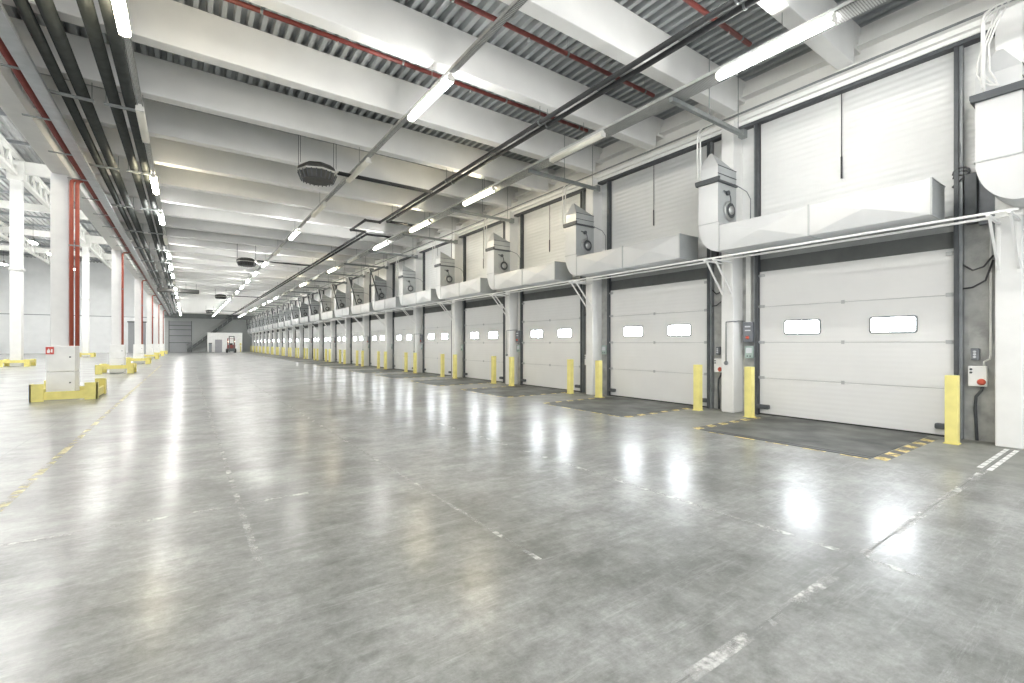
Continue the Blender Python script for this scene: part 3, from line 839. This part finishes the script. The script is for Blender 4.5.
# cable cluster beside the duct end
def cable_cluster():
    org = (9.88, 1.68, 3.5)
    e = empty('cable_cluster', org)
    b = MB(org); b.box(9.80, 9.965, 1.66, 1.80, 3.34, 4.10, .01); b.build('motor_housing', M['dark_steel'], e)
    b = MB(org); b.box(9.86, 9.965, 1.46, 1.655, 3.30, 4.18, .01); b.build('junction_box', M['grey_box'], e)
    for j, (dx, top) in enumerate(((0, 4.22), (.03, 4.17))):
        b = MB(org); b.tube([(9.86 + dx, 1.74, 4.08)] + [(9.84 + dx, 1.84 + .10 * math.cos(a * PI / 6), top - .08 + .09 * math.sin(a * PI / 6)) for a in range(7)] + [(9.86 + dx, 1.95, 3.95)], .013, 6); b.build('cable', M['cable'], e)
    for q in (1.445, 1.475):
        b = MB(org); b.tube([(9.84, q, 2.75), (9.84, q, 4.5)], .012, 6); b.build('conduit', M['mid_steel'], e)
    b = MB(org); b.tube([(9.90, 1.83, 2.72), (9.88, 1.72, 2.62), (9.88, 1.6, 2.66), (9.90, 1.5, 2.82)], .014, 6); b.tube([(9.90, 1.83, 2.35), (9.88, 1.72, 2.36), (9.88, 1.58, 2.45), (9.9, 1.5, 2.75)], .014, 6)
    b.build('loose_cable', M['cable'], e)
    return e
cc = cable_cluster(); tag(cc, 'dark motor housing with looping cables beside the duct end at the first dock door', 'cables', 'cable clusters beside the duct ends'); kids_map()
for k in range(1, 12): dup(cc, 0, PITCH * k, 0, 'dark motor housing with looping cables beside the duct end at the %s dock door' % ORD[k])

# control station (white box, remote) on the near side of each door
def station():
    org = (9.94, 1.67, 1.0)
    e = empty('control_station', org)
    b = MB(org); b.box(9.86, 9.962, 1.565, 1.77, .84, 1.15, .012); bx = b.build('enclosure', M['white_box'], e)
    b = MB(org); b.lathe([(.05, 0), (.05, -.015), (.035, -.035), (.03, -.04)], (9.86, 1.62, .91), 16, 'x'); b.build('stop_button', M['red_button'], bx)
    for z in (1.05, 1.10):
        b = MB(org); b.lathe([(.016, 0), (.016, -.015)], (9.86, 1.735, z), 10, 'x'); b.build('push_button', M['dark_steel'], bx)
    b = MB(org); b.tube([(9.91, 1.60, 1.15), (9.91, 1.60, 1.22), (9.91, 1.54, 1.26), (9.91, 1.53, 1.32), (9.91, 1.53, 3.2)], .013, 6); b.build('supply_conduit', M['white_conduit'], e)
    b = MB(org); b.tube([(9.92, 1.62, .84), (9.92, 1.63, .78), (9.92, 1.69, .68), (9.92, 1.70, .5), (9.92, 1.69, .3), (9.92, 1.68, 0.01)], .02, 6); b.build('floor_cable', M['dark_steel'], e)
    return e
cs = station(); tag(cs, 'white control box with red stop button beside the first dock door', 'control box', 'white control boxes'); 
def remote():
    org = (9.94, 1.70, 1.33); e = empty('push_button_box', org)
    b = MB(org); b.box(9.89, XW, 1.655, 1.745, 1.24, 1.42, .01); bx = b.build('case', M['grey_box'], e)
    for z in (1.29, 1.33, 1.37):
        b = MB(org); b.lathe([(.018, 0), (.018, -.012)], (9.89, 1.70, z), 10, 'x'); b.build('button', M['sticker'], bx)
    return e
rb = remote(); tag(rb, 'small grey three button box above the white control box at the first dock door', 'button box', 'button boxes')
def isolator():
    org = (9.92, 5.16, 1.8); e = empty('isolator_box', org)
    b = MB(org); b.box(9.80, XW, 5.06, 5.27, 1.52, 1.95, .012); bx = b.build('enclosure', M['grey_box'], e)
    b = MB(org); b.box(9.796, 9.80, 5.10, 5.22, 1.84, 1.87); b.box(9.796, 9.80, 5.10, 5.22, 1.76, 1.785); b.build('sticker', M['sticker'], bx)
    b = MB(org); b.lathe([(.035, 0), (.035, -.03), (.015, -.05)], (9.80, 5.16, 1.62), 14, 'x'); b.build('rotary_switch', M['red_button'], bx)
    b = MB(org); b.box(9.90, XW, 5.15, 5.25, 1.95, 3.40); b.build('trunking', M['white_conduit'], e)
    b = MB(org); b.tube([(9.62, 5.34, 1.96), (9.75, 5.34, 1.98), (9.9, 5.28, 1.98)], .012, 6); b.tube([(9.585, 5.52, 1.1), (9.585, 5.52, 1.96), (9.585, 5.36, 1.97), (9.66, 5.345, 1.97)], .012, 6); b.lathe([(.045, 0), (.045, -.03)], (9.60, 5.52, 1.07), 10, 'x'); b.build('conduit', M['mid_steel'], e)
    return e
ib = isolator(); tag(ib, 'dark grey isolator box with red switch between column and first dock door', 'isolator box', 'isolator boxes')
def display():
    org = (9.92, 5.16, 1.3); e = empty('door_controller', org)
    b = MB(org); b.box(9.83, XW, 5.06, 5.24, 1.18, 1.44, .012); bx = b.build('case', M['pale_box'], e)
    b = MB(org); b.box(9.826, 9.83, 5.09, 5.21, 1.29, 1.40); b.build('display', M['sticker'], bx)
    b = MB(org); b.lathe([(.014, 0), (.014, -.01)], (9.83, 5.12, 1.225), 10, 'x'); b.lathe([(.014, 0), (.014, -.01)], (9.83, 5.18, 1.225), 10, 'x'); b.build('button', M['dark_steel'], bx)
    return e
dc = display(); tag(dc, 'small pale green door controller left of the first dock door', 'controller', 'door controllers')
dc['label'] = 'small pale green controller on the column side of the first dock door'
kids_map()
for k in range(1, NB):
    dup(cs, 0, PITCH * k, 0, 'white control box with red stop button beside the %s dock door' % ORD[k])
    if k < 10: dup(rb, 0, PITCH * k, 0, 'small grey three button box above the white control box at the %s dock door' % ORD[k])
    if k % 2 == 0: dup(ib, 0, PITCH * k, 0, 'dark grey isolator box with red switch between column and %s dock door' % ORD[k])
    dup(dc, 0, PITCH * k, 0, 'small pale green controller on the column side of the %s dock door' % ORD[k])

# ------------------------------------------------------------------ floor markings
def line(name, x0, x1, y0, y1, m, label):
    b = MB((0, 0, .003)); b.quad((x0, y0, .003), (x1, y0, .003), (x1, y1, .003), (x0, y1, .003)); o = b.build(name, m); struct(o, label, 'floor marking'); return o
b = MB((0, 0, .003))
for y0, y1, n0 in ((1.18, 1.23, 0), (1.275, 1.325, .08)):
    x = 7.72 + n0
    while x < 9.42:
        w = random.uniform(.14, .3); b.quad((x, y0, .003), (min(x + w, 9.5), y0, .003), (min(x + w, 9.5), y1, .003), (x, y1, .003)); x += w + .03
struct(b.build('floor_marking', M['line_white']), 'double white dashed line on the floor at the nearest wall column', 'floor marking')
line('floor_marking', -2, 7.7, 1.20, 1.27, M['line_faint'], 'worn white line crossing the hall in line with the nearest wall column')
line('floor_marking', 3.83, 3.89, .8, 14, M['line_faint'], 'worn white line along the hall near the dock side')
line('floor_marking', .38, .43, 3.5, 40, M['line_faint'], 'worn white line along the hall nearer the column line')
line('floor_marking', 1.98, 2.02, 2.5, 30, M['line_faint'], 'faint white scratch line along the middle of the hall')
line('floor_marking', -1.42, -1.34, 3, 40, M['line_yellow'], 'faded yellow line along the column line')
line('floor_marking', -3, 1, 4.93, 4.99, M['line_faint'], 'faint white cross line near the column side')
for i, y in enumerate((1.235, 13.8, 26.4, 39.0)):
    b = MB((0, 0, .002)); b.quad((-8, y, .002), (9.5, y, .002), (9.5, y + .012, .002), (-8, y + .012, .002)); struct(b.build('floor_joint_line', M['joint']), 'thin dark floor joint across the hall, %s from the camera' % ORD[i], 'floor joint')
for i, x in ((1, -2.0),):
    b = MB((0, 0, .002)); b.quad((x, YS, .002), (x + .012, YS, .002), (x + .012, 90, .002), (x, 90, .002)); struct(b.build('floor_joint_line', M['joint']), 'thin dark floor joint along the hall, %s' % ('in the middle' if i == 0 else 'by the column line'), 'floor joint')

# ------------------------------------------------------------------ far end
# white office booth
e = empty('office_booth', (5.4, 92.5, 0)); tag(e, 'low white office booth at the far end of the hall', 'booth')
b = MB((5.4, 92.5, 0)); b.box(2.9, 7.9, 91.5, 93.6, 0, 3.2, .03); b.build('body', M['booth'], e)
b = MB((5.4, 92.5, 0)); b.box(2.85, 7.95, 91.45, 93.65, 3.2, 3.28); b.build('roof_edge', M['ledge'], e)
b = MB((5.4, 92.5, 0)); b.box(3.95, 4.95, 91.44, 91.5, 0, 2.1); dd = b.build('booth_door', M['booth_door'], e)
b = MB((5.4, 92.5, 0)); b.tube([(4.05, 91.43, 1.0), (4.05, 91.38, 1.0), (4.17, 91.38, 1.0)], .02, 6); b.build('handle', M['hinge'], dd)
b = MB((5.4, 92.5, 0)); b.box(7.55, 7.7, 91.3, 91.45, 0, 1.0); b.box(7.5, 7.75, 91.35, 91.5, 1.15, 1.5); b.build('notice_post', M['yellow'], e)
e2 = empty('fire_hose_cabinet', (3.3, 91.3, 0)); tag(e2, 'grey cabinet standing against the booth beside its door', 'cabinet')
b = MB((3.3, 91.3, 0)); b.box(3.1, 3.5, 91.15, 91.45, 0, 1.4, .02); b.build('body', M['mid_steel'], e2)
b = MB((3.3, 91.3, 0)); b.box(3.08, 3.52, 91.13, 91.45, 1.4, 1.55); b.build('top', M['dark_steel'], e2)

# forklift truck seen from the front
def forklift():
    x, y = 5.85, 85.6; org = (x, y, 0)
    e = empty('forklift', org); tag(e, 'dark red forklift truck with lit lamps parked before the booth', 'forklift')
    b = MB(org); b.prism([(y - .9, .35), (y + 1.2, .30), (y + 1.25, 1.15), (y + .6, 1.2), (y + .3, .75), (y - .5, .75), (y - .6, 1.25), (y - .9, 1.25)], 'x', x - .5, x + .5); b.build('body', M['truck_red'], e)
    for sx in (-.5, .5):
        for dy, r in ((-.7, .34), (.75, .30)):
            b = MB(org); b.lathe([(r * .6, -.12), (r, -.09), (r, .09), (r * .6, .12)], (x + sx * 1.1, y + dy, r), 16, 'x'); b.build('wheel', M['rubber'], e)
    b = MB(org)
    for sx in (-.45, .45):
        b.tube([(x + sx, y - .5, 1.2), (x + sx, y - .35, 2.25)], .04, 6); b.tube([(x + sx, y + .7, 1.15), (x + sx, y + .5, 2.25)], .04, 6)
        b.tube([(x + sx, y - .35, 2.25), (x + sx, y + .5, 2.25)], .04, 6)
    for q in range(6): b.tube([(x - .45, y - .3 + q * .15, 2.25), (x + .45, y - .3 + q * .15, 2.25)], .025, 5)
    b.build('overhead_guard', M['truck_red'], e)
    m = MB(org)
    for sx in (-.32, .32): m.box(x + sx - .06, x + sx + .06, y - 1.12, y - .98, .1, 2.6)
    m.box(x - .38, x + .38, y - 1.1, y - 1.0, 2.5, 2.62); m.box(x - .45, x + .45, y - 1.16, y - 1.12, .2, .7); m.build('mast', M['stair'], e)
    for sx in (-.25, .25):
        b = MB(org); b.box(x + sx - .06, x + sx + .06, y - 2.1, y - 1.1, .06, .11); b.build('fork', M['dark_steel'], e)
    for sx in (-.42, .42):
        b = MB(org); b.lathe([(.08, 0), (.08, -.06)], (x + sx, y - .72, 1.75), 12, 'y'); b.build('headlamp', M['truck_lamp'], e)
    b = MB(org); b.box(x - .25, x + .25, y + .1, y + .5, .75, .95, .04); b.box(x - .25, x + .25, y + .45, y + .6, .9, 1.5, .04); b.build('seat', M['rubber'], e)
forklift()

# steel staircase along the end wall
def stairs():
    org = (3.4, 94.2, 0); e = empty('staircase', org); tag(e, 'dark steel staircase climbing the far end wall behind the booth', 'staircase')
    x0, z0, x1, z1 = .1, 0.1, 6.6, 5.6
    for ya in (93.5, 94.6) if False else (94.0, 94.45):
        b = MB(org); b.prism([(x0, z0), (x0 + .35, z0), (x1, z1 - .1), (x1, z1 + .25), (x1 - .3, z1 + .25), (x0, z0 + .35)], 'y', ya - .03, ya + .03); b.build('stringer', M['stair'], e)
    b = MB(org)
    for i in range(26):
        t = (i + .5) / 26; b.box(x0 + t * (x1 - x0) - .14, x0 + t * (x1 - x0) + .14, 94.0, 94.45, z0 + .1 + t * (z1 - z0), z0 + .14 + t * (z1 - z0))
    b.build('tread', M['stair'], e)
    b = MB(org); b.tube([(x0, 93.98, z0 + 1.1), (x1, 93.98, z1 + 1.1)], .05, 6); b.tube([(x0, 93.98, z0 + .6), (x1, 93.98, z1 + .6)], .03, 6)
    for i in range(10):
        t = i / 9; q = x0 + t * (x1 - x0); zz = z0 + t * (z1 - z0); b.tube([(q, 93.98, zz), (q, 93.98, zz + 1.1)], .03, 5)
    b.build('handrail', M['stair_rail'], e)
stairs()
# gates in the end walls
e = empty('door_%d' % (NB + 2), (-.8, YE - .05, 0)); struct(e, 'tall grey panelled gate in the far end wall beside the staircase', 'gate')
b = MB((-.8, YE - .05, 0)); b.box(-2.3, .75, YE - .06, YE - .001, 0, 5.2); b.build('leaf', M['gate_grey'], e)
b = MB((-.8, YE - .05, 0))
for z in (1.55, 2.7, 3.7, 4.4): b.box(-2.3, .75, YE - .10, YE - .06, z, z + .1)
for x in (-2.35, .72): b.box(x, x + .1, YE - .12, YE - .06, 0, 5.25)
b.build('frame', M['stair'], e)
e = empty('door_%d' % (NB + 3), (-6.4, YE - .05, 0)); struct(e, 'tall dark grey gate in the white end wall of the side hall', 'gate')
b = MB((-6.4, YE - .05, 0)); b.box(-7.5, -5.3, YE - .08, YE - .001, 0, 4.8); b.build('leaf', M['gate_grey'], e)
b = MB((-6.4, YE - .05, 0)); b.box(-7.6, -5.2, YE - .12, YE - .001, 4.8, 5.0); b.box(-6.45, -6.35, YE - .10, YE - .08, 0, 4.8); b.build('frame', M['stair'], e)
e = empty('downpipe', (-19.5, YE - .15, 0)); tag(e, 'dark vertical downpipe on the white end wall of the side hall', 'pipe')
b = MB((-19.5, YE - .15, 0)); b.tube([(-19.5, YE - .15, 0), (-19.5, YE - .15, 10.2)], .12, 8); b.build('pipe', M['mid_steel'], e)
b = MB((-19.5, YE - .15, 0)); b.box(-19.66, -19.34, YE - .28, YE - .012, 3.0, 3.1); b.box(-19.66, -19.34, YE - .28, YE - .012, 7.0, 7.1); b.build('clamp', M['stair'], e)

# ------------------------------------------------------------------ added ambient fill light, entering where no rear wall is modelled
w = bpy.data.worlds.new('world'); scene.world = w; w.use_nodes = True
bg = w.node_tree.nodes['Background']; bg.inputs['Color'].default_value = (.93, .96, 1, 1); bg.inputs['Strength'].default_value = 2.0

# ------------------------------------------------------------------ camera
f = 462.0; vx = 186.0
th = math.atan((512 - vx) / f)
cam = bpy.data.cameras.new('camera'); cam.lens = 36 * f / 1024; cam.sensor_width = 36; cam.sensor_fit = 'HORIZONTAL'
cam.shift_y = 1.7 / 1024; cam.clip_start = .05; cam.clip_end = 300
co = bpy.data.objects.new('camera', cam); COL.objects.link(co); co.location = (0, 0, 1.5); co.rotation_euler = (PI / 2, 0, -th)
scene.camera = co

vs = scene.view_settings
vs.view_transform = 'Standard'; vs.look = 'None'; vs.gamma = 1; vs.use_curve_mapping = False; vs.exposure = 0.52
scene.cycles.max_bounces = 8; scene.cycles.diffuse_bounces = 8; scene.cycles.glossy_bounces = 4; scene.cycles.sample_clamp_indirect = 8
